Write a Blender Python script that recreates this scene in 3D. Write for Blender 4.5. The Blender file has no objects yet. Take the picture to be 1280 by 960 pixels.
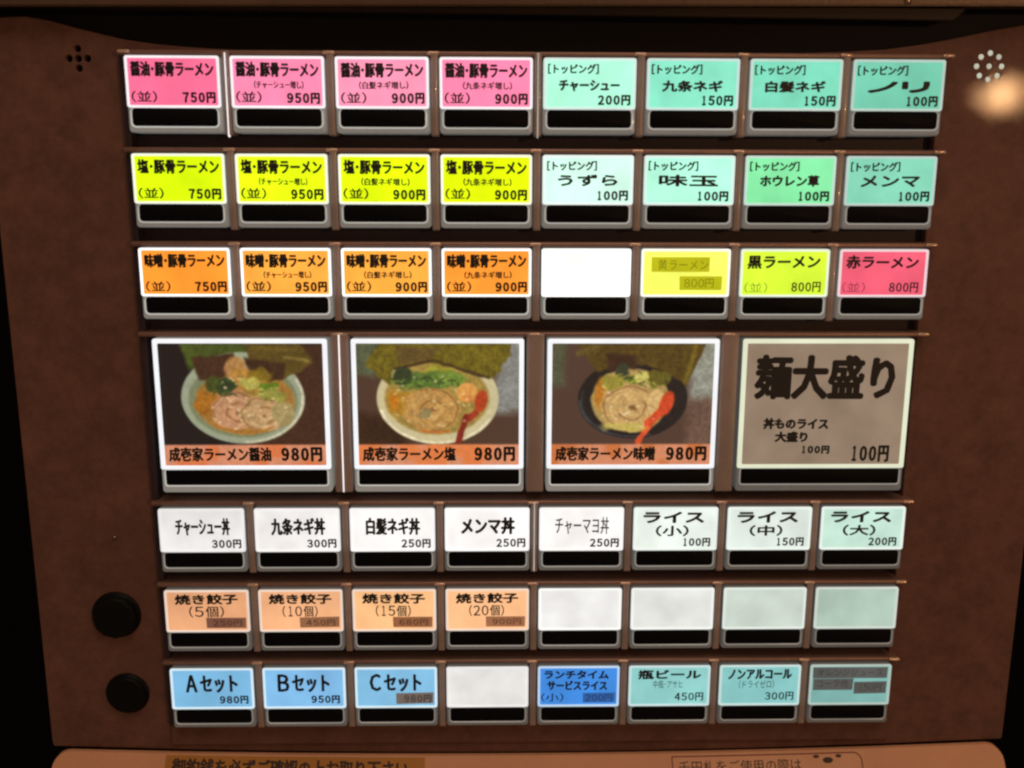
import bpy, bmesh, math, random
import numpy as np
from mathutils import Vector

# ---------------------------------------------------------------- camera, world, lamps, exposure
MM = 0.001
ZTOP = 1500.0            # height (mm) of the top edge of the first button row above the floor
scene = bpy.context.scene
COL = scene.collection

cam_d = bpy.data.cameras.new('camera')
cam = bpy.data.objects.new('camera', cam_d); COL.objects.link(cam)
cam.location = (-14.549*MM, -328.051*MM, (ZTOP-41.269)*MM)
cam.rotation_euler = tuple(math.radians(a) for a in (78.3608, -0.1809, -1.0666))
cam_d.sensor_width = 36.0
cam_d.lens = 1200.0/1280.0*36.0
cam_d.clip_start = 0.01
cam_d.clip_end = 50.0
cam_d.dof.use_dof = True
cam_d.dof.focus_distance = 0.345
cam_d.dof.aperture_fstop = 11.0
scene.camera = cam

world = bpy.data.worlds.new('World'); scene.world = world
world.use_nodes = True
bg = world.node_tree.nodes['Background']
bg.inputs[0].default_value = (0.62, 0.40, 0.27, 1)
bg.inputs[1].default_value = 0.24

def lamp(name, kind, loc, energy, color, size=0.1, target=None, sizey=None):
    d = bpy.data.lights.new(name, kind)
    d.energy = energy; d.color = color
    if kind == 'AREA':
        d.size = size
        if sizey: d.shape = 'RECTANGLE'; d.size_y = sizey
    else:
        d.shadow_soft_size = size
    o = bpy.data.objects.new(name, d); COL.objects.link(o)
    o.location = [c*MM for c in loc]
    if target is not None:
        v = Vector([c*MM for c in target]) - o.location
        o.rotation_euler = v.to_track_quat('-Z', 'Y').to_euler()
    return o

# warm bulb in the room, front right, whose reflection sparks on the plate
lamp('room_bulb', 'POINT', (843, -1330, ZTOP+112), 13.0, (1.0, 0.53, 0.23), 0.02)
# soft ceiling light in front of the machine, above the customer
lamp('ceiling_light', 'AREA', (120, -650, ZTOP+1000), 5.0, (1.0, 0.76, 0.56), 0.7, (0, 0, ZTOP-120))

vs = scene.view_settings
scene.display_settings.display_device = 'sRGB'
vs.view_transform = 'Standard'; vs.look = 'None'; vs.exposure = 0.0; vs.gamma = 1.0
vs.use_curve_mapping = False
scene.cycles.filter_width = 2.4
scene.cycles.max_bounces = 8

# ---------------------------------------------------------------- materials
def lin(c):
    out = []
    for v in c:
        v = v/255.0
        out.append(v/12.92 if v <= 0.04045 else ((v+0.055)/1.055)**2.4)
    return out

def new_mat(name):
    m = bpy.data.materials.new(name); m.use_nodes = True
    nt = m.node_tree
    return m, nt, nt.nodes['Principled BSDF']

def plain(name, rgb, rough=0.5, metal=0.0, coat=0.0, crough=0.05, spec=0.5, bump=0.0, bdist=0.0004, vscale=28, bscale=800, var=0.0, emit=None, estr=0.0):
    m, nt, p = new_mat(name)
    p.inputs['Base Color'].default_value = (*rgb, 1)
    p.inputs['Roughness'].default_value = rough
    p.inputs['Metallic'].default_value = metal
    p.inputs['Coat Weight'].default_value = coat
    p.inputs['Coat Roughness'].default_value = crough
    p.inputs['Specular IOR Level'].default_value = spec
    if emit is not None:
        p.inputs['Emission Color'].default_value = (*emit, 1)
        p.inputs['Emission Strength'].default_value = estr
    tc = nt.nodes.new('ShaderNodeTexCoord')
    if bump:
        n = nt.nodes.new('ShaderNodeTexNoise'); n.inputs['Scale'].default_value = bscale
        n.inputs['Detail'].default_value = 3
        nt.links.new(tc.outputs['Object'], n.inputs['Vector'])
        b = nt.nodes.new('ShaderNodeBump'); b.inputs['Strength'].default_value = bump
        b.inputs['Distance'].default_value = bdist
        nt.links.new(n.outputs['Fac'], b.inputs['Height'])
        nt.links.new(b.outputs['Normal'], p.inputs['Normal'])
        nt.links.new(b.outputs['Normal'], p.inputs['Coat Normal'])
    if var:
        n2 = nt.nodes.new('ShaderNodeTexNoise'); n2.inputs['Scale'].default_value = vscale
        n2.inputs['Detail'].default_value = 9
        n2.inputs['Roughness'].default_value = 0.8
        nt.links.new(tc.outputs['Object'], n2.inputs['Vector'])
        r = nt.nodes.new('ShaderNodeMapRange')
        r.inputs['To Min'].default_value = 1-var; r.inputs['To Max'].default_value = 1+var
        r.inputs['From Min'].default_value = 0.3; r.inputs['From Max'].default_value = 0.7
        nt.links.new(n2.outputs['Fac'], r.inputs['Value'])
        mx = nt.nodes.new('ShaderNodeVectorMath'); mx.operation = 'SCALE'
        mx.inputs[0].default_value = rgb
        nt.links.new(r.outputs['Result'], mx.inputs['Scale'])
        nt.links.new(mx.outputs['Vector'], p.inputs['Base Color'])
        r2 = nt.nodes.new('ShaderNodeMapRange')
        r2.inputs['To Min'].default_value = max(0.05, rough-0.1); r2.inputs['To Max'].default_value = rough+0.12
        nt.links.new(n2.outputs['Fac'], r2.inputs['Value'])
        nt.links.new(r2.outputs['Result'], p.inputs['Roughness'])
    return m

_glow = {}
def glow(srgb, strength=1.0, name='lit_card', rough=0.45, noise=0.15):
    """thin printed card or plastic with the machine's lamp behind it"""
    key = (tuple(srgb), strength, name)
    if key in _glow: return _glow[key]
    m, nt, p = new_mat(name)
    e = lin(srgb)
    p.inputs['Base Color'].default_value = (*[v*0.35 for v in e], 1)
    p.inputs['Roughness'].default_value = rough
    p.inputs['Specular IOR Level'].default_value = 0.3
    p.inputs['Emission Color'].default_value = (*e, 1)
    tc = nt.nodes.new('ShaderNodeTexCoord')
    oi = nt.nodes.new('ShaderNodeObjectInfo')
    n = nt.nodes.new('ShaderNodeTexNoise'); n.noise_dimensions = '4D'
    n.inputs['Scale'].default_value = 70; n.inputs['Detail'].default_value = 3
    nt.links.new(tc.outputs['Object'], n.inputs['Vector'])
    ma = nt.nodes.new('ShaderNodeMath'); ma.operation = 'MULTIPLY'; ma.inputs[1].default_value = 50
    nt.links.new(oi.outputs['Random'], ma.inputs[0]); nt.links.new(ma.outputs[0], n.inputs['W'])
    r = nt.nodes.new('ShaderNodeMapRange')
    r.inputs['From Min'].default_value = 0.3; r.inputs['From Max'].default_value = 0.7
    r.inputs['To Min'].default_value = strength*(1-noise); r.inputs['To Max'].default_value = strength*(1+noise)  # noise puts the lamp's uneven brightness into the emission
    nt.links.new(n.outputs['Fac'], r.inputs['Value'])
    nt.links.new(r.outputs['Result'], p.inputs['Emission Strength'])
    _glow[key] = m
    return m

M_plate = plain('brown_hammered_paint', (0.138, 0.065, 0.049), rough=0.55, vscale=95, metal=0.0, spec=0.15, bump=0.6, bdist=0.000015, bscale=1900, var=0.34, coat=0.07, crough=0.02)
M_rail = plain('brown_rail_paint', (0.22, 0.12, 0.09), rough=0.35, metal=0.35, bump=0.15, bscale=700, var=0.2)
M_rib = plain('brown_rib_plastic', (0.30, 0.225, 0.20), rough=0.32, metal=0.0, coat=0.3, var=0.2)
M_dark = plain('black_recess_plastic', (0.032, 0.020, 0.024), rough=0.5, spec=0.25, bump=0.2, var=0.3)
M_gap = plain('gap_shade_black', (0.006, 0.005, 0.006), rough=0.6, spec=0.15, var=0.3)
M_fascia = plain('brown_fascia_paint', (0.10, 0.055, 0.032), rough=0.4, metal=0.2, bump=0.3, var=0.25)
M_ledge = plain('tan_ledge_paint', (0.60, 0.30, 0.17), rough=0.5, bump=0.15, var=0.10)
M_case = plain('dark_steel_case', (0.006, 0.006, 0.006), spec=0.1, rough=0.5, bump=0.2, var=0.2)
M_bar = plain('black_indicator_glass', (0.003, 0.003, 0.004), rough=0.5, spec=0.08, var=0.3)
M_ink = plain('black_print_ink', (0.010, 0.009, 0.010), rough=0.6)
M_inksoft = plain('faint_print_ink', (0.03, 0.03, 0.015), rough=0.6)
M_knob = plain('black_knob_plastic', (0.003, 0.003, 0.003), rough=0.5, spec=0.12, bump=0.2, var=0.3)
M_screw = plain('screw_metal', (0.25, 0.17, 0.12), rough=0.25, metal=1.0, var=0.1)
M_glint = plain('pale_glint_plastic', (0.75, 0.50, 0.38), rough=0.22, metal=0.4, var=0.2)
M_wall = plain('dark_room_wall', (0.004, 0.0035, 0.0035), spec=0.05, rough=0.9, var=0.3)

# ---------------------------------------------------------------- mesh helpers (millimetres)
def build(name, bm, mats, parent=None, loc=(0, 0, 0)):
    me = bpy.data.meshes.new(name)
    bmesh.ops.scale(bm, vec=(MM, MM, MM), verts=bm.verts)
    bmesh.ops.recalc_face_normals(bm, faces=bm.faces)
    bm.to_mesh(me); bm.free()
    return link(name, me, mats, parent, loc)

def link(name, me, mats, parent=None, loc=(0, 0, 0)):
    o = bpy.data.objects.new(name, me); COL.objects.link(o)
    if mats is not None:
        mats = mats if isinstance(mats, (list, tuple)) else [mats]
        if len(me.materials) == 0:
            for m in mats: me.materials.append(m)
        for i, m in enumerate(mats):
            o.material_slots[i].link = 'OBJECT'
            o.material_slots[i].material = m
    o.parent = parent
    o.location = [c*MM for c in loc]
    return o

def rrect(x0, x1, z0, z1, r, n=4):
    """rounded rectangle outline, counter clockwise in x,z"""
    pts = []
    for cx, cz, a0 in ((x1-r, z1-r, 0), (x0+r, z1-r, 90), (x0+r, z0+r, 180), (x1-r, z0+r, 270)):
        for k in range(n+1):
            a = math.radians(a0 + 90*k/n)
            pts.append((cx+r*math.cos(a), cz+r*math.sin(a)))
    return pts

def loops(bm, ls, close_first=False, close_last=False, mi=0):
    """ls: list of (outline, y); skins consecutive loops"""
    vv = [[bm.verts.new((x, y, z)) for x, z in pts] for pts, y in ls]
    for a, b in zip(vv, vv[1:]):
        n = len(a)
        for i in range(n):
            f = bm.faces.new((a[i], a[(i+1) % n], b[(i+1) % n], b[i])); f.material_index = mi
    if close_first: bm.faces.new(vv[0]).material_index = mi
    if close_last: bm.faces.new(vv[-1]).material_index = mi
    return vv

def prism(bm, x0, x1, z0, z1, yf, yb, r=0.5, ch=0.3, n=3, mi=0):
    """rounded block with chamfered front edge; yf front (smaller y)"""
    loops(bm, [(rrect(x0, x1, z0, z1, r, n), yb), (rrect(x0, x1, z0, z1, r, n), yf+ch),
               (rrect(x0+ch*.3, x1-ch*.3, z0+ch*.3, z1-ch*.3, max(r-ch*.3, .01), n), yf+ch*.3),
               (rrect(x0+ch, x1-ch, z0+ch, z1-ch, max(r-ch, .01), n), yf)], True, True, mi)

def box(bm, x0, x1, y0, y1, z0, z1):
    v = [bm.verts.new(p) for p in ((x0, y0, z0), (x1, y0, z0), (x1, y1, z0), (x0, y1, z0), (x0, y0, z1), (x1, y0, z1), (x1, y1, z1), (x0, y1, z1))]
    for f in ((0, 1, 2, 3), (4, 5, 6, 7), (0, 1, 5, 4), (1, 2, 6, 5), (2, 3, 7, 6), (3, 0, 4, 7)):
        bm.faces.new([v[i] for i in f])

def disc_loops(cx, cz, radii_y, n=28):
    return [([(cx+r*math.cos(2*math.pi*k/n), cz+r*math.sin(2*math.pi*k/n)) for k in range(n)], y) for r, y in radii_y]

def smooth(o, angle=40):
    for p in o.data.polygons: p.use_smooth = True
    try: o.data.set_sharp_from_angle(angle=math.radians(angle))
    except Exception: pass

# ---- lettering: Blender's own font, fitted into a box (x0, x1, top, bottom), top/bottom measured down in mm
_tc = {}
def glyphs(s, bold):
    key = (s, bold)
    if key not in _tc:
        c = bpy.data.curves.new('lettering', 'FONT'); c.body = s; c.size = 1.0
        c.resolution_u = 2; c.fill_mode = 'FRONT'
        o = bpy.data.objects.new('lettering', c); COL.objects.link(o)
        dg = bpy.context.evaluated_depsgraph_get()
        me = o.evaluated_get(dg).to_mesh()
        co = np.array([v.co[:] for v in me.vertices]) if len(me.vertices) else np.zeros((0, 3))
        faces = [tuple(p.vertices) for p in me.polygons]
        bpy.data.objects.remove(o); bpy.data.curves.remove(c)
        if len(co):
            mn, mx = co.min(0), co.max(0)
            co = (co-mn)/np.maximum(mx-mn, 1e-6)
        _tc[key] = (co, faces)
    return _tc[key]

WIDE = {ord(a): chr(ord(a)+0xFEE0) for a in '0123456789ABC'}
WIDE[ord('・')] = '･'
def spread(items):
    """strings with figures are set character by character, figures narrower than kanji"""
    out = []
    for it in items:
        s, x0, x1, t, b = it[:5]
        if not any(ch.isdigit() for ch in s): out.append(it); continue
        wt = [0.8 if ch.isdigit() else (0.42 if ch in '（）' else (0.5 if ch == 'ー' else 1.08)) for ch in s]
        u = (x1-x0)/sum(wt); x = x0
        for ch, w_ in zip(s, wt):
            a, e = x+u*0.06, x+u*w_-u*0.06
            if ch == '1': a += u*.16; e -= u*.12
            tt, bb = t, b
            if ch.isdigit(): tt += (b-t)*.03; bb -= (b-t)*.04
            out.append((ch, a, e, tt, bb)+tuple(it[5:])); x += u*w_
    return out
def lettering(items, parent, mats, loc, name='printed_text', frame=None):
    """items: (string, x0, x1, top, bottom, bold, material index)"""
    V, F, MI = [], [], []
    for it in spread(items):
        s, x0, x1, t, b = it[:5]
        bold = (it[5] if len(it) > 5 else 0.02)*7.0      # half the extra stroke width, mm
        mi = it[6] if len(it) > 6 else 0
        s = s.translate(WIDE)
        co, faces = glyphs(s, 0)
        steps = [(0, 0)]
        if bold > 0: steps += [(math.cos(a), math.sin(a)) for a in (math.pi/4*k for k in range(8 if bold > .15 else 4))]
        for q, (ux, uz) in enumerate(steps):             # heavier stroke: copies shifted sideways, each a hair behind the last
            off = len(V)
            for c in co:
                x = x0+bold+(x1-x0-2*bold)*c[0]+ux*bold; d = b-bold*.8+(t-b+1.6*bold)*c[1]-uz*bold*.8
                V.append(frame(x, d, q*0.004) if frame else (x, q*0.004, -d))
            for f in faces: F.append([i+off for i in f]); MI.append(mi)
    me = bpy.data.meshes.new(name)
    me.from_pydata([tuple(c*MM for c in v) for v in V], [], F)
    for m in mats: me.materials.append(m)
    me.polygons.foreach_set('material_index', MI)
    o = bpy.data.objects.new(name, me); COL.objects.link(o)
    o.parent = parent; o.location = [c*MM for c in loc]
    return o

# ---------------------------------------------------------------- setting
bm = bmesh.new(); box(bm, -2500, 2500, 900, 960, -1500, 1600)
w = build('wall', bm, M_wall, None, (0, 0, ZTOP)); w['kind'] = 'structure'
w['label'] = 'unlit dark room wall behind the ticket machine'

# ---------------------------------------------------------------- the machine
BASE = -430.0
root = bpy.data.objects.new('ticket_machine', None); COL.objects.link(root)
root.location = (0, 100*MM, (ZTOP+BASE)*MM)
root.empty_display_size = 0.1
root['label'] = 'brown meal ticket machine with rows of backlit ramen, topping and rice buttons'
root['category'] = 'ticket machine'
def L(x, y, z): return (x, y-100, z-BASE)     # machine coordinates (row-1 top = 0) to root-local

bm = bmesh.new(); prism(bm, -179, 179, BASE, 190, 11, 240, r=6, ch=2)
build('machine_case', bm, M_case, root, L(0, 0, 0))

# front plate: sagging top edge, bowed bottom edge, straight sides, round holes
def arc_z(x, zc, ze, half, p=2.0):
    return zc+(ze-zc)*abs(x/half)**p
def plate_outline():
    pts = []
    for k in range(9):   # bottom left to right
        x = -182.5+365*k/8; pts.append((x, arc_z(x, -255.2, -251, 182.5)))
    pts.append((182.8, -249))
    pts += [(182.6, -100), (182.6, 4), (181.5, 9.5), (177, 12.0)]
    for x, z in ((170, 12.4), (162, 11.9), (151, 10.0), (141, 7.8), (128, 5.4), (116, 3.8), (100, 2.9), (85, 2.45), (40, 2.0), (0, 1.8), (-50, 1.95), (-98, 2.4), (-115, 3.3), (-127, 4.3), (-136, 5.6), (-144, 7.4), (-152, 9.3), (-160, 11.4), (-168, 12.6), (-176, 12.2), (-181, 10), (-182.8, 5)):
        pts.append((x, z))
    pts += [(-182.9, -100), (-182.9, -249)]
    return pts

def curve_sheet(name, outline, holes, yf, thick, bevel, m, cut=None):
    c = bpy.data.curves.new(name, 'CURVE'); c.dimensions = '2D'; c.fill_mode = 'BOTH'
    c.extrude = (thick/2-bevel)*MM; c.bevel_depth = bevel*MM; c.bevel_resolution = 2; c.offset = -bevel*MM
    def add(pts):
        s = c.splines.new('POLY'); s.points.add(len(pts)-1); s.use_cyclic_u = True
        for q, (x, z) in zip(s.points, pts): q.co = (x*MM, z*MM, 0, 1)
    add(outline)
    if cut: add(rrect(*cut, 0.5, 2))
    for hx, hz, hr in holes:
        add([(hx+(hr+bevel*0)*math.cos(-2*math.pi*k/20), hz+hr*math.sin(-2*math.pi*k/20)) for k in range(20)])
    o = bpy.data.objects.new(name, c); COL.objects.link(o)
    dg = bpy.context.evaluated_depsgraph_get()
    me = bpy.data.meshes.new_from_object(o.evaluated_get(dg))
    bpy.data.objects.remove(o)
    for v in me.vertices:
        x, z, e = v.co; v.co = (x, (yf+thick/2)*MM-e, z)
    me.materials.clear()
    me.name = name
    return me

HL = [(-151.5, 2.6), (-154.5, -0.5), (-151.5, -0.5), (-148.5, -0.5), (-151.5, -3.6)]
HR = [(151.9, -1.3)]+[(151.9+4.25*math.cos(math.radians(a)), -1.3+4.25*math.sin(math.radians(a))) for a in range(0, 360, 45)]
holes = [(x, z, 1.15) for x, z in HL]+[(x, z, 0.95) for x, z in HR]
me = curve_sheet('front_plate', plate_outline(), holes, 6.0, 3.0, 0.35, M_plate, (-137.0, 137.0, -242.0, 0.2))
link('front_plate', me, M_plate, root, L(0, 0, 0))

# black sheet put in for the shade above the plate, upper fascia bars
bm = bmesh.new(); prism(bm, -190, 190, 1.3, 40, 10.2, 10.9, r=2, ch=0.3)
build('gap_shade_panel', bm, M_gap, root, L(0, 0, 0))
bm = bmesh.new()
v = [bm.verts.new(p) for p in ((-200, -1.5, 14.2), (200, -1.5, 16.9), (200, -1.5, 60), (-200, -1.5, 60), (-200, 9.8, 15.6), (200, 9.8, 17.6), (200, 9.8, 60), (-200, 9.8, 60))]
for f in ((0, 1, 2, 3), (4, 5, 6, 7), (0, 1, 5, 4), (1, 2, 6, 5), (2, 3, 7, 6), (3, 0, 4, 7)): bm.faces.new([v[i] for i in f])
bmesh.ops.bevel(bm, geom=bm.edges[:], offset=0.5, segments=2, affect='EDGES')
fas = build('upper_fascia', bm, M_fascia, root, L(0, 0, 0))
bm = bmesh.new()
v = [bm.verts.new(p) for p in ((-200, 1.2, 14.9), (136, 1.2, 12.4), (140, 1.2, 16), (-200, 1.2, 17), (-200, 9.6, 15.4), (136, 9.6, 13.2), (140, 9.6, 17), (-200, 9.6, 18))]
for f in ((0, 1, 2, 3), (4, 5, 6, 7), (0, 1, 5, 4), (1, 2, 6, 5), (2, 3, 7, 6), (3, 0, 4, 7)): bm.faces.new([v[i] for i in f])
bmesh.ops.bevel(bm, geom=bm.edges[:], offset=0.3, segments=2, affect='EDGES')
build('fascia_lip', bm, plain('dark_brown_lip_paint', (0.022, 0.012, 0.007), spec=0.2, rough=0.5, bump=0.2, var=0.25), root, L(0, 0, 0))

def screw(x, z, y, r):
    bm = bmesh.new()
    loops(bm, disc_loops(x, z, [(r, y+.3), (r, y-.1), (r*.75, y-.45), (r*.3, y-.6)], 16), False, True)
    o = build('screw', bm, M_screw, root, L(0, 0, 0)); smooth(o, 60)
screw(119.3, 17.9, -1.5, 1.3)
screw(-152.9, -167.2, 6.0, 0.9)

# beads glow in place of backlight shining through the right-hand holes
for x, z in HR:
    bm = bmesh.new(); loops(bm, disc_loops(x, z, [(0.9, 8.5), (0.9, 6.4), (0.6, 5.9), (0.2, 5.75)], 14), False, True)
    o = build('backlight_bead', bm, glow((205, 205, 185), 0.75, 'lit_bead'), root, L(0, 0, 0)); smooth(o, 80)

# knobs, lower left
def knob(x, z, r, depth, droop):
    o0 = disc_loops(x, z, [(r+0.6, 6.2), (r+0.6, 5.4), (r, 5.0)], 32)
    n = 32
    ls = list(o0)
    for t in (0.3, 0.6, 0.85, 0.97, 1.0):
        rr = r*(1-0.10*t) * (1.0 if t < 0.96 else (0.97 if t < 0.99 else 0.90))
        pts = []
        for k in range(n):
            a = 2*math.pi*k/n
            q = rr*(1+0.03*math.cos(12*a))
            pts.append((x+droop[0]*t+q*math.cos(a), z+droop[1]*t+q*math.sin(a)))
        ls.append((pts, 5.0-depth*t))
    bm = bmesh.new(); loops(bm, ls, False, True)
    o = build('knob', bm, M_knob, root, L(0, 0, 0)); smooth(o, 50)
    return o
k1 = knob(-154.3, -197.2, 8.4, 2.6, (0, -0.3)); k1['label'] = 'upper and larger black round knob'
k2 = knob(-152.7, -229.0, 7.5, 1.6, (0, 0)); k2['label'] = 'lower and smaller black round knob'

# ---------------------------------------------------------------- the bank of buttons
ZR = [0.0, -30.9, -61.85, -92.8, -154.0, -185.0, -215.9]   # top of each row
P = 34.0
def cx(c): return (c-3.5)*P
bm = bmesh.new(); prism(bm, -137.2, 137.2, -243.2, 1.2, 9.4, 10.1, r=1, ch=0.3)
build('button_bank_backing', bm, M_dark, root, L(0, 0, 0))
for s in (-1, 1):
    bm = bmesh.new(); prism(bm, 136.2*s-1.1, 136.2*s+1.1, -241.5, 1.0, 3.4 if s < 0 else 5.4, 9.0, r=.5, ch=.4)
    build('side_strip', bm, M_plate if s > 0 else M_dark, root, L(0, 0, 0))  # left strip coloured dark for the bank's shadow, right one plate brown
for i, z in enumerate(ZR):
    bm = bmesh.new(); prism(bm, -137.4, 137.4, z+0.25, z+1.95, 1.4, 9, r=.7, ch=.6)
    o = build('rail', bm, M_rail, root, L(0, 0, 0)); smooth(o, 50)
bm = bmesh.new(); prism(bm, -137.3, 137.3, -250.2, -241.0, 4.6, 9.0, r=.8, ch=.6)
build('bottom_rail', bm, M_plate, root, L(0, 0, 0))

bm = bmesh.new(); prism(bm, -2.0, 2.0, 0.75, 1.8, 0.7, 2.0, r=.45, ch=.4)  # pale nubs added as painted highlights where dividers meet the rail
clip = build('glint_nub', bm, M_glint, root, L(cx(0)-P/2+1.2, 0, ZR[0])); smooth(clip, 60)
for i, z in enumerate(ZR):
    for c in range(1, 9):
        if i == 3 and c % 2: continue
        if i == 0 and c in (1, 4): continue
        link('glint_nub', clip.data, M_glint, root, L(cx(c)-P/2-0.4, 0, z))
rib_me = {}
def rib(x, z, h, m=M_rib):
    if h not in rib_me:
        bm = bmesh.new()
        hw = 3.1 if h > 40 else 1.3
        prism(bm, -hw, hw, -h, 0.0, 0.8, 9.0, r=.5, ch=.7)
        o = build('divider', bm, m, root, L(x, 0, z)); smooth(o, 50)
        rib_me[h] = o.data
    else:
        o = link('divider', rib_me[h], m, root, L(x, 0, z))
    return o
for i, z in enumerate(ZR):
    big = i == 3
    for c in range(1, 8, 1):
        if big and c % 2: continue
        rib(cx(c)-P/2, z+1.7, 57.5 if big else 26.8)

M_seam = glow((250, 246, 250), 1.1, 'light_through_seam')
def seam(x, z0, z1, w=0.34, m=None):
    bm = bmesh.new(); prism(bm, -w/2, w/2, z1, z0, 0.45, 2.0, r=.1, ch=.12, n=1)
    o = build('lit_seam', bm, m or M_seam, root, L(x, 0, 0))
seam(cx(1)-P/2, 1.0, -25.6)
seam(cx(4)-P/2, 1.4, -25.6, 0.28, glow((190, 190, 185), 0.9, 'light_through_seam_dim'))
seam(cx(2)-P/2-0.1, ZR[3]+1.2, ZR[3]-55.5, 0.42)
seam(cx(4)-P/2, ZR[4]+1.6, ZR[4]-24.6, 0.3, glow((200, 200, 195), 0.9, 'light_through_seam_dim'))

# shared meshes of a small and a large button; local origin = top middle of the cell, z downwards negative
def button_meshes(w, lit, bar0, bar1, bottom, edge):
    h = w/2
    d = {}
    bm = bmesh.new()
    prism(bm, -h+.2, h-.2, -bottom, 0, 0.0, 8.2, r=1.1, ch=0.7, n=4)
    d['cap'] = bm
    bm = bmesh.new()      # raised clear edge that carries the lamp light round the card
    o, i = (-h+.25, h-.25, -lit, -.1), (-h+edge[0], h-edge[0], -lit+edge[2], -edge[1])
    def R(b, off, r): return rrect(b[0]+off, b[1]-off, b[2]+off, b[3]-off, r, 3)
    loops(bm, [(R(o, 0, .8), 0.1), (R(o, .05, .75), -0.35), (R(o, .3, .6), -0.6), (R(i, -.25, .5), -0.55), (R(i, 0, .35), -0.05)])
    d['edge'] = bm
    bm = bmesh.new()
    v = [bm.verts.new((x, -0.08, z)) for x, z in rrect(i[0]-.2, i[1]+.2, i[2]-.2, i[3]+.2, .3, 2)]
    bm.faces.new(v)
    d['card'] = bm
    bm = bmesh.new()
    bw = 1.5 if w < 40 else 1.7
    prism(bm, -h+bw, h-bw, -bar1, -bar0, -0.18, 0.4, r=1.2 if w < 40 else .8, ch=.2, n=4)
    d['window'] = bm
    bm = bmesh.new()
    wr = (-h+bw, h-bw, -bar1, -bar0); rr_ = 1.2 if w < 40 else .8
    def W(e, rr): return rrect(wr[0]-e, wr[1]+e, wr[2]-e, wr[3], rr, 3)
    loops(bm, [(W(.5, rr_+.4), 0.05), (W(.43, rr_+.3), -.30), (W(.15, rr_), -.38), (W(-.05, rr_), -.1)])
    d['rim'] = bm
    out = {}
    for k, b in d.items():
        nm = {'cap': 'button', 'edge': 'lit_edge', 'card': 'label_card', 'window': 'indicator_window', 'rim': 'window_rim'}[k]
        me = bpy.data.meshes.new(nm)
        bmesh.ops.scale(b, vec=(MM, MM, MM), verts=b.verts); bmesh.ops.recalc_face_normals(b, faces=b.faces)
        b.to_mesh(me); b.free()
        if k in ('cap', 'edge', 'window', 'rim'):
            for p in me.polygons: p.use_smooth = True
            me.set_sharp_from_angle(angle=math.radians(50))
        if k == 'card':
            if me.polygons[0].normal.y > 0: me.flip_normals()
        out[k] = me
    return out, i
SM, SI = button_meshes(31.0, 16.45, 16.55, 22.35, 24.3, (1.15, 0.95, 0.8))
BG, BI = button_meshes(60.35, 46.75, 46.85, 52.6, 55.4, (1.95, 1.75, 1.45))

def cap_mat(level):
    base = (0.27, 0.285, 0.30) if level >= 90 else (0.17, 0.185, 0.20)  # backlight put into the caps as emission; dimmer caps get a darker base
    k = ('cap', level)
    if k not in _glow:
        e = lin((level, level, int(level*.97)))
        _glow[k] = plain('glowing_button_plastic', base, rough=0.25, coat=0.4, var=0.2, emit=e, estr=0.55)
    return _glow[k]

rnd = random.Random(5)
def make_button(row, x, big, label, card, text, cap, edge, tapes=(), picture=None, estr=1.0, soft=None):
    S, I = (BG, BI) if big else (SM, SI)
    b = link('button', S['cap'], cap_mat(cap), root, L(x, 0, ZR[row]))
    b['label'] = label
    link('lit_edge', S['edge'], glow(edge, estr, 'lit_edge_plastic', noise=0.06), b)
    crook = 0.0
    if picture is None:
        crook = math.radians(rnd.uniform(-.45, .45))
        co = link('label_card', S['card'], glow(card), b, (rnd.uniform(-.1, .1), 0, rnd.uniform(-.08, .08)))
        co.rotation_euler = (0, crook, 0)
    link('indicator_window', S['window'], M_bar, b)
    link('window_rim', S['rim'], cap_mat(min(230, int(cap*1.85))), b)  # stronger glow on the rim stands for the edge catching light
    h = (60.35 if big else 31.0)/2
    for (x0, x1, t, bt, rgb, tilt) in tapes:
        bm = bmesh.new()
        tp = [(x0-h, -bt), (x1-h, -bt+tilt), (x1-h+.1, -t+tilt), (x0-h-.1, -t)]
        loops(bm, [(tp, -.05), (tp, -.18)], False, True)
        build('price_tape', bm, glow(rgb, 1.0, 'correction_tape'), b)
        soft = soft or tuple(int(v*.62) for v in rgb)
    if text:
        items = [(s[0], s[1]-h, s[2]-h)+tuple(s[3:]) for s in text]
        lo = lettering(items, b, [M_ink, glow(soft, 1.0, 'faded_print') if soft else M_inksoft], (0, -0.24, 0))
        lo.rotation_euler = (0, crook, 0)
    return b

B = 0.033
def ramen(kind, sub, price):
    t = [(kind+'・豚骨ラーメン', 2.0, 29.0, 1.9, 6.7, B), ('（並）', 1.8, 10.2, 11.2, 14.9, 0.018), (price+'円', 18.2, 29.4, 11.4, 15.0, 0.034)]
    if sub: t.append(('（'+sub+'増し）', 7.8, 24.0, 7.8, 10.4, 0.018))
    return t
subs = [None, 'チャーシュー', '白髪ネギ', '九条ネギ']
pr = ['750', '950', '900', '900']
eng = ['plain', 'extra pork', 'white leek', 'green leek']
def top(name, price, x0=5.3, x1=25.4, t=7.0, b=10.7):
    if name == 'ノリ':
        return [('［トッピング］', 1.7, 18.4, 2.0, 5.2, 0.022), ('ノ', 5.2, 15.4, 7.0, 10.7, .05), ('リ', 16.6, 26.0, 7.0, 10.7, .06), (price+'円', 18.0, 29.2, 11.7, 15.1, 0.032)]
    return [('［トッピング］', 1.7, 18.4, 2.0, 5.2, 0.022), (name, x0, x1, t, b, B), (price+'円', 18.0, 29.2, 11.7, 15.1, 0.032)]

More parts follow.
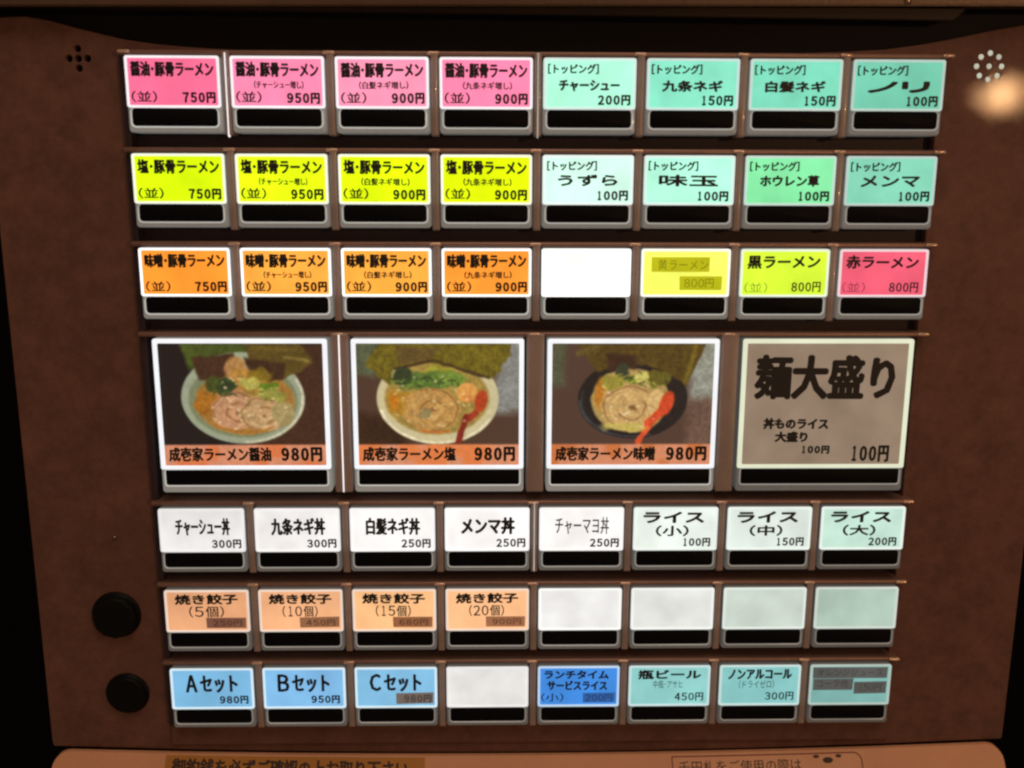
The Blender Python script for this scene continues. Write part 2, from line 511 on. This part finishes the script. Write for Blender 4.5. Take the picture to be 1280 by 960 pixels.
# row 1
for c, col in enumerate([(246, 112, 152), (252, 138, 178), (253, 150, 184), (250, 132, 172)]):
    make_button(0, cx(c), False, 'pink %s yen soy sauce pork bone ramen button, %s' % (pr[c], eng[c]), col, ramen('醤油', subs[c], pr[c]), [125, 118, 120, 112][c], (245, 238, 242))
for c, (nm, p_, col, en) in enumerate([('チャーシュー', '200', (172, 250, 220), 'sliced pork'), ('九条ネギ', '150', (132, 226, 198), 'green leek'), ('白髪ネギ', '150', (118, 214, 186), 'white leek'), ('ノリ', '100', (108, 198, 172), 'seaweed')]):
    make_button(0, cx(c+4), False, 'mint green %s yen %s topping button' % (p_, en), col, top(nm, p_), [110, 105, 105, 95][c], [(205, 222, 217), (196, 215, 210), (186, 206, 197), (178, 197, 188)][c])
# row 2
for c, col in enumerate([(218, 252, 10), (228, 255, 18), (226, 255, 10), (226, 250, 5)]):
    make_button(1, cx(c), False, 'yellow %s yen salt pork bone ramen button, %s' % (pr[c], eng[c]), col, ramen('塩', subs[c], pr[c]), 112, (240, 245, 225))
for c, (nm, en, col) in enumerate([('うずら', 'quail egg', (206, 252, 236)), ('味玉', 'seasoned egg', (176, 250, 224)), ('ホウレン草', 'spinach', (128, 230, 165)), ('メンマ', 'bamboo shoot', (124, 206, 180))]):
    make_button(1, cx(c+4), False, 'mint green 100 yen %s topping button' % en, col, top(nm, '100', t=6.4, b=10.3), [108, 100, 92, 90][c], [(225, 236, 233), (212, 228, 222), (188, 210, 200), (178, 198, 192)][c])
# row 3
for c, col in enumerate([(255, 152, 50), (255, 172, 68), (255, 172, 66), (255, 156, 54)]):
    make_button(2, cx(c), False, 'orange %s yen miso pork bone ramen button, %s' % (pr[c], eng[c]), col, ramen('味噌', subs[c], pr[c]), 128, (255, 250, 250), estr=1.2)
make_button(2, cx(4), False, 'blank white button in the third row', (255, 255, 255), [], 115, (250, 252, 250), estr=1.25)
make_button(2, cx(5), False, 'yellow 800 yen button with two strips of olive tape', (246, 255, 105),
            [('黄ラーメン', 6.0, 23.2, 3.7, 7.3, .0, 1), ('800円', 15.0, 25.5, 10.2, 13.3, 0.0, 1)], 115, (250, 250, 240), [(3.8, 23.6, 2.9, 7.9, (184, 184, 22), 0), (13.6, 28.0, 9.4, 14.1, (180, 182, 20), 0)])
make_button(2, cx(6), False, 'yellow green 800 yen black ramen button', (212, 248, 58),
            [('黒ラーメン', 2.5, 27.6, 2.2, 6.8, B), ('（並）', 1.8, 9.7, 11.4, 14.9, 0, 1), ('800円', 17.8, 28.3, 11.3, 14.9, .02)], 108, (225, 235, 215), soft=(120, 142, 34))
make_button(2, cx(7), False, 'red 800 yen red ramen button', (232, 92, 118),
            [('赤ラーメン', 2.5, 27.6, 2.2, 6.8, B), ('（並）', 1.8, 9.7, 11.4, 14.9, 0, 1), ('800円', 17.8, 28.3, 11.3, 14.9, .02)], 95, (225, 205, 210), soft=(140, 50, 70))

# row 4: photographs painted as flat print on a fine grid
def px_noise(w, h, scale, rng):
    gw, gh = int(w/scale)+2, int(h/scale)+2
    g = rng.rand(gh, gw)
    xs = np.linspace(0, gw-1.001, w); ys = np.linspace(0, gh-1.001, h)
    xi, yi = xs.astype(int), ys.astype(int); fx, fy = xs-xi, ys-yi
    fx = fx*fx*(3-2*fx); fy = fy*fy*(3-2*fy)
    a = g[yi][:, xi]*(1-fx)+g[yi][:, xi+1]*fx
    b = g[yi+1][:, xi]*(1-fx)+g[yi+1][:, xi+1]*fx
    return a*(1-fy)[:, None]+b*fy[:, None]

PW, PH = 234, 172
class Paint:
    def __init__(s, seed, bgc):
        s.rng = np.random.RandomState(seed)
        s.X, s.Y = np.meshgrid(np.linspace(75, 1010, PW), np.linspace(92, 780, PH))
        s.n1 = px_noise(PW, PH, 9, s.rng); s.n2 = px_noise(PW, PH, 3, s.rng); s.n3 = px_noise(PW, PH, 24, s.rng)
        s.dx = (px_noise(PW, PH, 10, s.rng)-.5)*26; s.dy = (px_noise(PW, PH, 10, s.rng)-.5)*26
        s.img = np.zeros((PH, PW, 3))+np.array(bgc)
    def mix(s, a, c, amt=0.14):
        amt = amt*1.15
        c = np.array(c)[None, None]*(1+amt*2*(.35*s.n1+.65*s.n2-.5))[..., None]
        a = np.clip(a, 0, 1)[..., None]
        s.img = s.img*(1-a)+c*a
    def ell(s, x, y, rx, ry, c, soft=10, ang=0, warp=1.0, amt=.14, cut=None, alpha=1):
        u = s.X+s.dx*warp-x; v = s.Y+s.dy*warp-y
        t = math.radians(ang); a = u*math.cos(t)+v*math.sin(t); b = -u*math.sin(t)+v*math.cos(t)
        d = (1-np.sqrt((a/rx)**2+(b/ry)**2))*min(rx, ry)
        m = np.clip(d/soft+.5, 0, 1)
        if cut is not None: m = m*cut
        s.mix(m*alpha, c, amt)
    def ring(s, x, y, rx, ry, w, c, soft=5, warp=.3, a0=None, alpha=1, cut=None):
        u = s.X+s.dx*warp-x; v = s.Y+s.dy*warp-y
        d = np.abs(1-np.sqrt((u/rx)**2+(v/ry)**2))*min(rx, ry)
        m = np.clip((w/2-d)/soft+.5, 0, 1)
        if a0 is not None:
            an = (np.degrees(np.arctan2(v, u))-a0[0]) % 360
            m = m*(an < a0[1])
        if cut is not None: m = m*cut
        s.mix(m*alpha, c)
    def poly(s, pts, c, soft=8, warp=.6, amt=.16, alpha=1):
        x = s.X+s.dx*warp; y = s.Y+s.dy*warp
        d = np.full(x.shape, 1e9); inside = np.zeros(x.shape, bool)
        n = len(pts)
        for i in range(n):
            (x0, y0), (x1, y1) = pts[i], pts[(i+1) % n]
            l2 = (x1-x0)**2+(y1-y0)**2
            t = np.clip(((x-x0)*(x1-x0)+(y-y0)*(y1-y0))/l2, 0, 1)
            d = np.minimum(d, np.hypot(x-x0-t*(x1-x0), y-y0-t*(y1-y0)))
            if y0 != y1:
                inside ^= ((y0 > y) != (y1 > y)) & (x < (x1-x0)*(y-y0)/(y1-y0)+x0)
        d = np.where(inside, d, -d)
        s.mix(np.clip(d/soft+.5, 0, 1)*alpha, c, amt)
    def line(s, x0, y0, x1, y1, w, c, soft=5, warp=.3, alpha=1):
        x = s.X+s.dx*warp; y = s.Y+s.dy*warp
        l = math.hypot(x1-x0, y1-y0); t = np.clip(((x-x0)*(x1-x0)+(y-y0)*(y1-y0))/l/l, 0, 1)
        d = np.hypot(x-x0-t*(x1-x0), y-y0-t*(y1-y0))
        s.mix(np.clip((w/2-d)/soft+.5, 0, 1)*alpha, c)
    def scatter(s, n, x, y, rx, ry, cols, w=9, ln=38):
        for k in range(n):
            a = s.rng.rand()*6.28; r = math.sqrt(s.rng.rand())
            px, py = x+rx*r*math.cos(a), y+ry*r*math.sin(a); b = s.rng.rand()*3.14
            c = cols[s.rng.randint(len(cols))]
            s.line(px, py, px+ln*math.cos(b), py+ln*.6*math.sin(b), w, c, 6, .2, .85)
    def shine(s, n, x, y, rx, ry, c=(226, 206, 160)):
        for k in range(n):
            a = s.rng.rand()*6.28; q = math.sqrt(s.rng.rand())
            px, py = x+rx*q*math.cos(a), y+ry*q*math.sin(a)
            s.ell(px, py, 5+9*s.rng.rand(), 3+4*s.rng.rand(), c, 6, s.rng.rand()*60-30, 0, .02, None, .55)
    def banner(s, c0, c1):
        m = np.clip((s.Y-657)/5, 0, 1)
        s.mix(m, c0, .06)
        s.mix(m*np.clip((s.n3-.45)*4, 0, 1)*.8, c1, .05)

def swirl(p, x, y, rx, ry, c, dark, light):
    p.ell(x, y, rx, ry, c, 8)
    for k, f in enumerate((.92, .68, .46, .24)):
        p.ring(x+k*5, y+k*3, rx*f, ry*f, 9, dark if k % 2 == 0 else light, 6, .7, (p.rng.rand()*360, 210), .8)
    p.ell(x+12, y+6, rx*.13, ry*.13, dark, 8)

def pic_soy():
    p = Paint(3, (24, 21, 24))
    p.poly([(480, 60), (1100, 60), (1100, 800), (560, 800)][::1], (62, 40, 29), 120)
    p.poly([(190, 60), (600, 60), (560, 190), (250, 240)], (66, 76, 32), 22)
    cut = np.clip((p.Y-(262-60*np.abs((p.X-545)/350)**2*0)-0)/8, 0, 1)
    p.ell(545, 398, 352, 256, (140, 146, 122), 7, warp=.05, amt=.05)
    p.ring(545, 398, 340, 246, 10, (196, 188, 160), 5, .05, (-20, 110), .9)
    p.ell(545, 408, 312, 212, (112, 118, 90), 12, warp=.1, amt=.06)
    p.ell(556, 420, 285, 186, (150, 108, 52), 12, warp=.3)
    p.ell(340, 430, 75, 70, (148, 96, 34), 14)
    p.poly([(265, 170), (500, 150), (520, 230), (400, 300), (300, 300)], (64, 42, 30), 14)
    p.poly([(560, 92), (880, 92), (950, 190), (880, 250), (760, 300), (600, 210)], (84, 68, 30), 12)
    p.poly([(560, 175), (800, 200), (780, 290), (700, 300), (590, 240)], (60, 40, 28), 14)
    p.line(790, 170, 925, 190, 14, (120, 102, 52), 10)
    p.line(600, 120, 850, 130, 20, (96, 80, 34), 14)
    p.ell(512, 226, 62, 50, (158, 116, 70), 16); p.ell(532, 252, 36, 24, (160, 118, 54), 14)
    p.ell(650, 265, 70, 35, (112, 92, 30), 14)
    p.ell(385, 318, 60, 38, (62, 68, 30), 12); p.ell(455, 330, 50, 58, (46, 58, 36), 12)
    p.ell(585, 316, 66, 36, (160, 150, 76), 10); p.ell(692, 334, 56, 30, (92, 112, 34), 10)
    p.ell(715, 392, 80, 42, (140, 136, 66), 12)
    swirl(p, 500, 470, 140, 108, (172, 128, 94), (122, 80, 52), (192, 154, 116))
    swirl(p, 655, 490, 130, 100, (170, 136, 96), (130, 92, 56), (196, 166, 122))
    p.ell(770, 490, 65, 70, (150, 132, 88), 16)
    p.ring(560, 440, 250, 150, 12, (150, 96, 40), 8, .3, (40, 110), .8)
    p.scatter(16, 460, 330, 90, 45, [(40, 56, 32), (74, 88, 34)], 8)
    p.scatter(18, 670, 370, 110, 40, [(176, 168, 96), (96, 116, 40), (130, 120, 50)], 7, 26)
    p.shine(30, 550, 430, 250, 150)
    p.banner((194, 128, 98), (196, 104, 60))
    return p.img

def pic_salt():
    p = Paint(8, (74, 54, 44))
    p.poly([(60, 60), (200, 60), (180, 280), (60, 260)], (78, 84, 62), 40)
    p.poly([(880, 60), (1100, 60), (1100, 480), (860, 480)], (122, 122, 116), 60)
    p.poly([(60, 470), (330, 520), (400, 800), (60, 800)], (52, 34, 24), 60)
    p.ell(540, 400, 350, 258, (184, 172, 134), 7, warp=.05, amt=.05)
    p.ring(540, 402, 338, 246, 12, (212, 202, 166), 5, .05, (20, 150), .9)
    p.ell(535, 398, 300, 205, (146, 122, 62), 14, warp=.2)
    p.ell(320, 420, 85, 70, (160, 118, 44), 14); p.ell(290, 420, 24, 36, (186, 110, 30), 12)
    p.poly([(130, 215), (210, 92), (960, 92), (960, 160), (850, 290), (640, 232), (470, 200), (290, 240), (270, 330)], (98, 86, 28), 12, amt=.22)
    p.poly([(300, 110), (560, 120), (480, 190), (310, 205)], (92, 74, 40), 20)
    p.line(300, 232, 520, 188, 16, (62, 44, 30), 10); p.line(520, 188, 830, 285, 16, (66, 50, 30), 10)
    p.line(740, 120, 890, 240, 26, (112, 98, 34), 20)
    p.ell(540, 262, 95, 38, (140, 134, 48), 12)
    p.ell(470, 300, 190, 48, (84, 106, 48), 14); p.ell(345, 275, 55, 62, (50, 60, 38), 12)
    p.ell(620, 286, 90, 34, (104, 124, 52), 14)
    p.scatter(34, 480, 300, 190, 40, [(56, 84, 34), (110, 132, 56), (44, 54, 34)], 8)
    swirl(p, 505, 462, 162, 126, (168, 128, 72), (128, 88, 48), (184, 148, 92))
    p.ell(470, 485, 42, 26, (134, 118, 78), 10)
    p.ell(708, 366, 62, 54, (196, 140, 74), 7, warp=.2); p.ell(712, 395, 40, 20, (182, 116, 60), 12)
    p.ell(788, 415, 36, 62, (160, 62, 32), 9, 12, .2)
    p.line(758, 480, 700, 520, 38, (146, 54, 36), 8); p.line(702, 500, 655, 650, 34, (118, 40, 30), 6)
    p.ring(540, 400, 282, 190, 12, (172, 88, 40), 8, .2, (70, 50), .8)
    p.shine(30, 530, 420, 260, 160)
    p.banner((196, 130, 98), (204, 112, 60))
    return p.img

def pic_miso():
    p = Paint(13, (76, 56, 48))
    p.poly([(60, 60), (160, 60), (150, 330), (60, 330)], (76, 78, 58), 50)
    p.poly([(880, 60), (1100, 60), (1100, 420), (870, 420)], (132, 132, 120), 50)
    p.poly([(860, 400), (1100, 400), (1100, 800), (860, 800)], (98, 76, 64), 60)
    p.ell(545, 405, 316, 222, (28, 28, 30), 7, warp=.08, amt=.2)
    p.ring(545, 408, 306, 208, 7, (78, 84, 92), 5, .1, (60, 120), .7)
    p.ring(545, 408, 296, 200, 6, (58, 62, 60), 5, .1, (130, 60), .7)
    p.ell(530, 410, 226, 180, (158, 132, 78), 10, warp=.4)
    p.ell(360, 375, 34, 95, (166, 108, 38), 12)
    p.poly([(215, 92), (960, 92), (900, 230), (850, 330), (700, 240), (560, 205), (410, 240), (320, 250), (300, 200)], (78, 62, 27), 12, amt=.2)
    p.poly([(380, 150), (560, 160), (560, 235), (400, 245)], (56, 38, 28), 16)
    p.line(900, 110, 845, 310, 26, (104, 88, 32), 18); p.line(230, 150, 330, 110, 34, (92, 78, 40), 22)
    p.ell(690, 290, 75, 46, (92, 84, 34), 12)
    p.ell(482, 255, 44, 42, (54, 60, 46), 12); p.ell(430, 310, 66, 40, (142, 130, 56), 12)
    p.ell(535, 300, 36, 22, (94, 116, 40), 8); p.ell(592, 282, 38, 34, (186, 176, 96), 8)
    p.scatter(22, 600, 290, 150, 45, [(156, 146, 70), (84, 92, 36), (64, 54, 30)], 8)
    swirl(p, 530, 452, 168, 128, (178, 144, 92), (126, 90, 56), (198, 166, 112))
    p.ell(680, 402, 56, 52, (186, 154, 100), 7, warp=.2)
    p.ell(742, 430, 40, 72, (180, 66, 36), 9, 20, .2)
    p.line(720, 470, 640, 540, 44, (190, 70, 38), 8); p.line(650, 540, 580, 650, 34, (192, 76, 42), 6)
    p.ell(500, 560, 120, 22, (176, 158, 84), 12)
    p.shine(26, 530, 420, 200, 150)
    p.banner((192, 126, 94), (180, 100, 54))
    return p.img

M_photo, nt, pb = new_mat('printed_food_photo')
at = nt.nodes.new('ShaderNodeAttribute'); at.attribute_name = 'print'
nt.links.new(at.outputs['Color'], pb.inputs['Emission Color'])
pb.inputs['Base Color'].default_value = (0.03, 0.025, 0.02, 1)
pb.inputs['Emission Strength'].default_value = 0.96
pb.inputs['Roughness'].default_value = 0.4
def photo_card(img, parent):
    img = (img-90)*1.16+96
    for ax in (0, 1):
        k = (np.roll(img, 1, ax)+2*img+np.roll(img, -1, ax))/4
        sl = [slice(1, -1) if q == ax else slice(None) for q in (0, 1)]; img = img.copy(); img[sl[0], sl[1]] = k[sl[0], sl[1]]
    x0, x1, z0, z1 = BI[0]-.2, BI[1]+.2, BI[2]-.2, BI[3]+.2
    h, w = img.shape[:2]
    xs = np.linspace(x0, x1, w); zs = np.linspace(z1, z0, h)
    V = [(x*MM, -.08*MM, z*MM) for z in zs for x in xs]
    F = [(r*w+c, (r+1)*w+c, (r+1)*w+c+1, r*w+c+1) for r in range(h-1) for c in range(w-1)]
    me = bpy.data.meshes.new('food_photo'); me.from_pydata(V, [], F)
    a = np.clip(img, 0, 255)/255.0
    l = np.where(a <= 0.04045, a/12.92, ((a+0.055)/1.055)**2.4)
    at = me.color_attributes.new('print', 'FLOAT_COLOR', 'POINT')
    at.data.foreach_set('color', np.concatenate([l, np.ones((h, w, 1))], 2).ravel())
    me.materials.append(M_photo)
    if me.polygons[0].normal.y > 0: me.flip_normals()
    o = bpy.data.objects.new('food_photo', me); COL.objects.link(o); o.parent = parent
    return o
for k, (img, nm, en, x1) in enumerate([(pic_soy(), '成壱家ラーメン醤油', 'soy sauce, with a white bowl', 39.2), (pic_salt(), '成壱家ラーメン塩', 'salt, with a cream bowl and red spoon', 36.2), (pic_miso(), '成壱家ラーメン味噌', 'miso, with a black bowl and red spoon', 38.8)]):
    xm = (cx(2*k)+cx(2*k+1))/2
    b = make_button(3, xm, True, 'large 980 yen house ramen picture button, %s' % en, (0, 0, 0),
                    [(nm, 3.3, x1, 38.6, 43.9, B), ('980円', 42.4, 57.4, 38.6, 44.0, .05)], 140, (238, 242, 248), picture=True, estr=0.98)
    photo_card(img, b)
make_button(3, (cx(6)+cx(7))/2, True, 'large grey beige 100 yen extra noodles button', (138, 120, 102),
            [('麺大盛り', 4.9, 54.6, 5.7, 21.8, .10), ('丼ものライス', 9.0, 32.3, 28.4, 32.6, .04), ('大盛り', 13.4, 25.2, 33.3, 37.3, .04),
             ('100円', 22.8, 33.5, 38.4, 41.5, .035), ('100円', 40.6, 55.0, 38.2, 44.4, .045)], 85, (215, 222, 195), estr=1.0)

# row 5
def bowl(name, price, x0=6.0, x1=25.5, bold=.02):
    return [(name, x0, x1, 3.6, 10.2, bold), (price+'円', 18.5, 29.4, 11.7, 15.1, .026)]
w5 = [(224, 224, 224), (232, 232, 232), (236, 236, 236), (240, 240, 240), (238, 238, 238)]
for c, (nm, p_, en, bo) in enumerate([('チャーシュー丼', '300', 'pork rice bowl', .034), ('九条ネギ丼', '300', 'green leek rice bowl', .042), ('白髪ネギ丼', '250', 'white leek rice bowl', .04), ('メンマ丼', '250', 'bamboo shoot rice bowl', .048), ('チャーマヨ丼', '250', 'pork and mayonnaise rice bowl', .012)]):
    make_button(4, cx(c), False, 'white %s yen %s button' % (p_, en), w5[c], bowl(nm, p_, bold=bo), 88, w5[c])
for c, (s, p_, en, col) in enumerate([('小', '100', 'small', (228, 240, 234)), ('中', '150', 'medium', (214, 228, 222)), ('大', '200', 'large', (188, 222, 208))]):
    make_button(4, cx(c+5), False, 'pale green white %s yen %s rice button' % (p_, en), col,
                [('ライス', 3.7, 25.8, 1.7, 6.1, .045), ('（'+s+'）', 8.3, 20.4, 6.9, 11.1, .028), (p_+'円', 17.9, 28.5, 11.7, 15.0, .026)], [82, 78, 70][c], (222, 232, 226))
# row 6
for c, (n_, p_, col, tp) in enumerate([('5', '250', (222, 162, 118), (118, 78, 62)), ('10', '450', (234, 174, 128), (140, 96, 66)), ('15', '680', (242, 186, 132), (142, 92, 62)), ('20', '900', (246, 188, 138), (156, 104, 72))]):
    make_button(5, cx(c), False, 'peach button for %s fried dumplings with taped price' % n_, col,
                [('焼き餃子', 3.9, 26.8, 1.6, 5.7, B), ('（'+n_+'個）', 8.5, 21.8, 6.3, 10.7, .012), (p_+'円', 17.0, 28.0, 11.7, 14.3, .02, 1)], 80, (226, 205, 190),
                [(15.0, 29.3, 10.9, 14.9, tp, 0.25 if c == 1 else 0)])
for c, (col, en) in enumerate([((228, 230, 230), 'brightest'), ((218, 222, 220), 'second'), ((192, 206, 198), 'third'), ((166, 190, 178), 'dimmest')]):
    make_button(5, cx(c+4), False, 'blank white button in the dumpling row, %s from the left' % {'brightest': 'first', 'second': 'second', 'third': 'third', 'dimmest': 'greenish and fourth'}[en], col, [], [84, 76, 70, 66][c], [(240, 242, 240), (230, 235, 232), (212, 222, 216), (196, 206, 198)][c])
# row 7
for c, (n_, p_, col) in enumerate([('A', '980', (118, 178, 218)), ('B', '950', (124, 182, 228)), ('C', '980', (126, 186, 224))]):
    make_button(6, cx(c), False, 'light blue set %s button%s' % (n_, ' with a grey taped price' if c == 2 else ''), col,
                [(n_, 5.7, 10.1, 2.6, 9.7, .042), ('セット', 11.0, 25.0, 2.8, 9.9, .045), (p_+'円', 17.8 if c < 2 else 18.2, 28.8, 11.1, 14.4, .026, int(c == 2))], 74, (205, 225, 235),
                [(15.5, 29.3, 10.6, 15.0, (110, 98, 92), .3)] if c == 2 else ())
make_button(6, cx(3), False, 'blank white button in the bottom row', (222, 223, 222), [], 72, (222, 222, 222))
make_button(6, cx(4), False, 'strong blue lunch time service rice button', (64, 138, 224),
            [('ランチタイム', 2.6, 26.8, 1.7, 5.2, .03), ('サービスライス', 3.8, 26.3, 5.9, 9.8, .03), ('（小）', 1.6, 10.0, 11.0, 14.5, .01), ('200円', 18.0, 28.4, 11.4, 14.4, .01, 1)], 70, (180, 205, 228), [(17.2, 29.2, 11.0, 14.9, (46, 92, 158), .15)])
make_button(6, cx(5), False, 'teal 450 yen bottled beer button', (136, 198, 196),
            [('瓶ビール', 3.7, 27.3, 1.7, 5.6, .035), ('中瓶・アサヒ', 9.4, 20.4, 6.0, 9.2, .0), ('450円', 17.4, 28.6, 11.0, 14.5, .02)], 70, (190, 212, 214))
make_button(6, cx(6), False, 'teal 300 yen alcohol free beer button', (132, 196, 196),
            [('ノンアルコール', 3.4, 27.4, 1.7, 5.8, .035), ('（ドライゼロ）', 7.6, 20.8, 6.1, 9.5, .0), ('300円', 17.4, 28.6, 11.0, 14.5, .02)], 66, (190, 212, 210))
make_button(6, cx(7), False, 'dim teal button with three strips of dark grey tape', (118, 170, 166),
            [('オレンジジュース', 3.0, 27.6, 2.0, 4.6, .0, 1), ('コーラ他', 3.0, 14.8, 6.1, 9.2, .0, 1), ('150円', 18.6, 27.6, 8.0, 10.8, .0, 1)], 58, (168, 186, 178),
            [(1.4, 29.3, 1.2, 5.6, (84, 84, 82), 0), (1.7, 16.6, 5.8, 10.4, (82, 82, 80), 0), (17.2, 29.3, 7.2, 12.0, (80, 80, 76), .2)])

# ---------------------------------------------------------------- lower ledge and its stickers
LEAN = math.radians(34)
def on_ledge(x, s, out=0.0):
    """x across, s down the sloping face from its top edge, out = mm proud"""
    z0 = arc_z(x, -254.5, -251.0, 181)
    y = 3.4 - s*math.sin(LEAN) - out*math.cos(LEAN)
    z = z0 - s*math.cos(LEAN) + out*math.sin(LEAN)
    return (x, y, z)
bm = bmesh.new()
N = 48
def ledge_s0(x):      # rounded top corners
    d = 181-abs(x)
    return 0 if d >= 6 else 6-math.sqrt(max(0, 36-(6-d)**2))
rows = []
xsl = [-181+6*(1-math.cos(math.pi/2*k/6)) for k in range(6)]+[-175+350*k/N for k in range(N+1)]+[181-6*(1-math.cos(math.pi/2*k/6)) for k in range(5, -1, -1)]
prof = [(0, 7.0, None), (0.0, -0.35, None), (0.35, 0, 'b'), (30, 0, None), (70, 0, None)]
for (s, o_, f) in prof:
    row = []
    for x in xsl:
        s0 = ledge_s0(x)
        if o_ == 7.0:
            p = on_ledge(x, s0); row.append(bm.verts.new((p[0], 4.9, p[2]-0.3)))
        else:
            row.append(bm.verts.new(on_ledge(x, s0+s if s < 20 else s, o_)))
    rows.append(row)
for a, b in zip(rows, rows[1:]):
    for i in range(len(a)-1): bm.faces.new((a[i], a[i+1], b[i+1], b[i]))
# closing sides and back
bl, br = bm.verts.new((-181, 9, -310)), bm.verts.new((181, 9, -310))
bm.faces.new([r[0] for r in rows]+[bl]); bm.faces.new([r[-1] for r in rows]+[br])
bm.faces.new([*rows[-1], br, bl])
o = build('lower_ledge', bm, M_ledge, root, L(0, 0, 0)); smooth(o, 35)

def sheet_on_ledge(bm, x0, x1, s0, s1, out, n=12):
    a = [bm.verts.new(on_ledge(x0+(x1-x0)*k/n, s0, out)) for k in range(n+1)]
    b = [bm.verts.new(on_ledge(x0+(x1-x0)*k/n, s1, out)) for k in range(n+1)]
    for k in range(n): bm.faces.new((a[k], a[k+1], b[k+1], b[k]))
M_yel = plain('amber_sticker_paper', (0.40, 0.17, 0.022), rough=0.45, var=0.1)
M_inkb = plain('brown_black_ink', (0.03, 0.012, 0.008), rough=0.6)
M_line = plain('dark_red_line', (0.16, 0.03, 0.015), rough=0.6)
bm = bmesh.new(); sheet_on_ledge(bm, -139, -41, 0.9, 22, 0.12)
st = build('notice_sticker', bm, M_yel, None, (0, 0, ZTOP))
st['label'] = 'amber notice strip with dark lettering on the lower ledge at left'; st['category'] = 'sticker'
lettering([('御釣銭を必ずご確認の上お取り下さい。', -136.5, -45, 1.9, 8.6, .03)], st, [M_inkb], (0, 0, 0), frame=lambda x, d, q=0: on_ledge(x, d, 0.2-q))
M_pale = plain('tan_sticker_paper', (0.62, 0.32, 0.19), rough=0.45, var=0.1)
bm = bmesh.new(); sheet_on_ledge(bm, 52.5, 127.5, .9, 26, 0.12)
st2 = build('notice_card', bm, M_pale, None, (0, 0, ZTOP))
st2['label'] = 'outlined tan notice card with small print on the lower ledge at right'; st2['category'] = 'sticker'
bm = bmesh.new()
cor = 3.0
path = [(53.6, 24), (53.6, 1.8)]+[(53.6, 1.5), (123.4, 1.5)]+[(123.4+cor*math.sin(a), 1.5+cor*(1-math.cos(a))) for a in (0.3, 0.6, 0.9, 1.2, 1.57)]+[(126.4, 24)]
for (xa, sa), (xb, sb) in zip(path, path[1:]):
    l = math.hypot(xb-xa, sb-sa)
    if l < .01: continue
    n = max(1, int(l/6)); nx, ns = -(sb-sa)/l*.22, (xb-xa)/l*.22
    for k in range(n):
        q = [(xa+(xb-xa)*t/n, sa+(sb-sa)*t/n) for t in (k, k+1)]
        bm.faces.new([bm.verts.new(on_ledge(x, s, .2)) for x, s in ((q[0][0]+nx, q[0][1]+ns), (q[1][0]+nx, q[1][1]+ns), (q[1][0]-nx, q[1][1]-ns), (q[0][0]-nx, q[0][1]-ns))])
build('outline_border', bm, M_line, st2)
lettering([('千円札をご使用の際は', 56, 103, 3.1, 7.6, .0)], st2, [M_inkb], (0, 0, 0), frame=lambda x, d, q=0: on_ledge(x, d, 0.2-q))
# small dark pictogram: two corner dots and a round mark
bm = bmesh.new()
for ex, es, er, eh in ((109.0, 2.6, 1.2, .6), (117.6, 2.6, 1.2, .6), (113.4, 4.0, 2.0, 1.1)):
    bm.faces.new([bm.verts.new(on_ledge(ex+er*math.cos(t*math.pi/8), es+eh*math.sin(t*math.pi/8), .2)) for t in range(16)])
build('pictogram', bm, M_inkb, st2)
